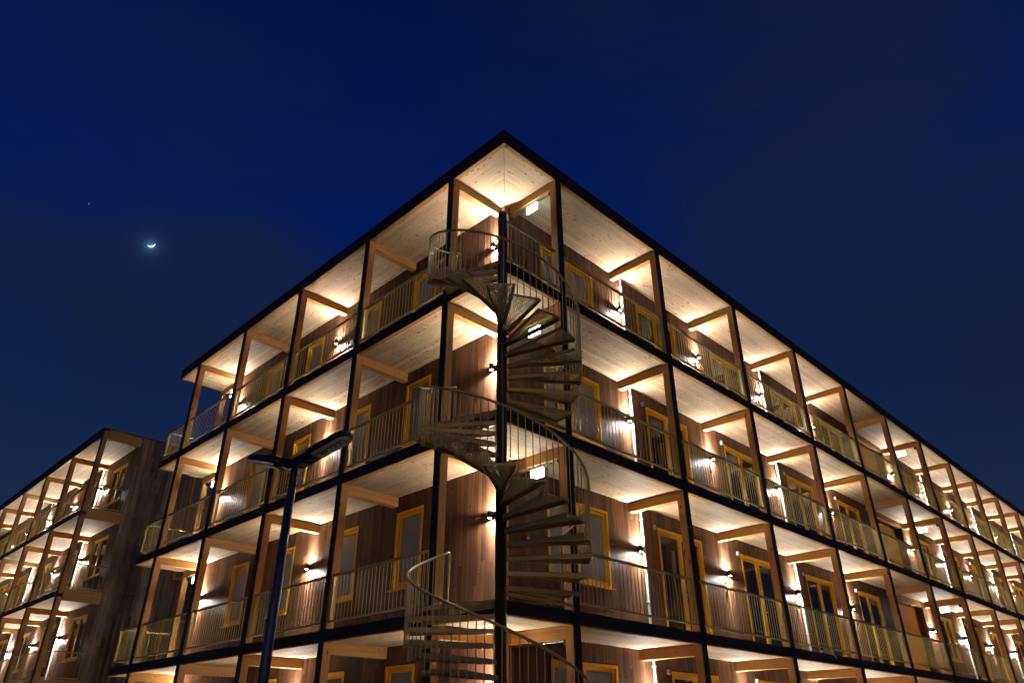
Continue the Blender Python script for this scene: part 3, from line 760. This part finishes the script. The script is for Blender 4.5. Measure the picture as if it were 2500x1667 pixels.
def head(az, tilt, dz=.0):
    T = Matrix.Translation((LP.x,LP.y,zt+.045+dz)) @ Matrix.Rotation(rad(az),4,'Z') @ Matrix.Rotation(-rad(tilt),4,'Y') @ Matrix.Rotation(rad(5),4,'X') @ Matrix.Scale(1.2,4)
    def tf(mb):
        mb.v = [tuple(T @ Vector(q)) for q in mb.v]; return mb
    # outline of the luminaire seen from below (x along the arm)
    out = [(.16,-.055),(.20,-.085),(.25,-.10),(.52,-.10),(.60,-.085),(.635,-.045),(.635,.045),(.60,.085),(.52,.10),(.25,.10),(.20,.085),(.16,.055)]
    def shell(mb, prof, zs):
        b = len(mb.v); n = len(prof)
        for sc, z in zs:
            for x, y in prof: mb.v.append((.4+(x-.4)*sc[0], y*sc[1], z))
        for k in range(len(zs)-1):
            for i in range(n): j=(i+1)%n; mb.f.append((b+k*n+i,b+k*n+j,b+(k+1)*n+j,b+(k+1)*n+i))
        mb.f.append(tuple(b+i for i in reversed(range(n)))); mb.f.append(tuple(b+(len(zs)-1)*n+i for i in range(n)))
        return mb
    h = tf(shell(MB(), out, [((.985,.97),-.022),((1,1),-.012),((1,1),.018),((.93,.88),.042),((.7,.6),.055)])).build('lamp_head', M['darkmetal'], lp)
    tf(shell(MB(), [(.262,-.09),(.53,-.091),(.60,-.072),(.622,-.035),(.622,.035),(.60,.072),(.53,.091),(.262,.09),(.235,.04),(.235,-.04)], [((1,1),-.0285),((1,1),-.0225)])).build('underside_plate', M['lampgrey'], h)
    tf(MB().box(.25,-.034,-.0315,.575,.034,-.0288)).build('led_board', M['darkmetal'], h)
    ln = MB()
    for q in range(4): ln.box(.37+q*.052-.0,-.021,-.0345,.37+q*.052+.038,.021,-.0318)
    ln.tube([(.345,0,-.0345),(.345,0,-.0318)], .008, 10)
    tf(ln).build('led_lenses', M['lampgrey'], h)
    tf(MB().box(.255,-.026,-.0332,.295,.026,-.0318)).build('type_plate', M['steel'], h)
    fn = MB()
    for q in range(6): fn.box(.13,-.05+q*.018,-.05,.235,-.044+q*.018,-.0235)
    fn.box(.04,-.055,-.045,.165,.055,.04)
    tf(fn).build('cooling_fins', M['darkmetal'], h)
    return h
head(288, 18); head(104, 15, .0)
MB().box(LP.x-.055,LP.y-.075,zt+.0,LP.x+.055,LP.y+.075,zt+.10).build('bracket', M['darkmetal'], lp)

# ------------------------------------------------------------------ moon and star
DM = 420.0; mc = CAMP+MD*DM
px = DM/1759.0
rx_ = MD.cross(Vector((0,0,1))).normalized(); ux_ = rx_.cross(MD)
# use picture-like axes at that direction only to tilt the crescent
tl = rad(30); ra_ = rx_*math.cos(tl)+ux_*math.sin(tl); ua_ = -rx_*math.sin(tl)+ux_*math.cos(tl)
Rm = 8.2*px; mc = mc + ux_*(4.5*px); mb = MB(); n = 24
for side in (0, 1):
    for i in range(n+1):
        a = math.pi*(1.04+.92*i/n); c_, s_ = math.cos(a), math.sin(a)
        for ksc in (1.0, .50):
            p = mc + ra_*(Rm*c_) + ua_*(Rm*s_*ksc + (0 if side == 0 else 0)) + MD*(Rm*.25*side)
            mb.v.append(tuple(p))
k = 2*(n+1)
for i in range(n):
    a, b_, c2, d2 = 2*i, 2*i+1, 2*i+3, 2*i+2
    mb.f += [(a,d2,c2,b_), (k+a,k+b_,k+c2,k+d2), (a,k+a,k+d2,d2), (b_,c2,k+c2,k+b_)]
tag(mb.build('moon', M['moon'], org=mc), 'thin bright crescent moon lying on its back in the dark blue sky at left', 'moon')
sd = CAMP+ray(217.5,498)*DM; rs = .9*px
mb = MB().tube([sd-Vector((0,0,rs)), sd-Vector((0,0,rs*.5)), sd+Vector((0,0,rs*.5)), sd+Vector((0,0,rs))], [rs*.2,rs*.9,rs*.9,rs*.2], 8)
tag(mb.build('star', M['star'], org=sd), 'single faint star up left of the moon', 'star')
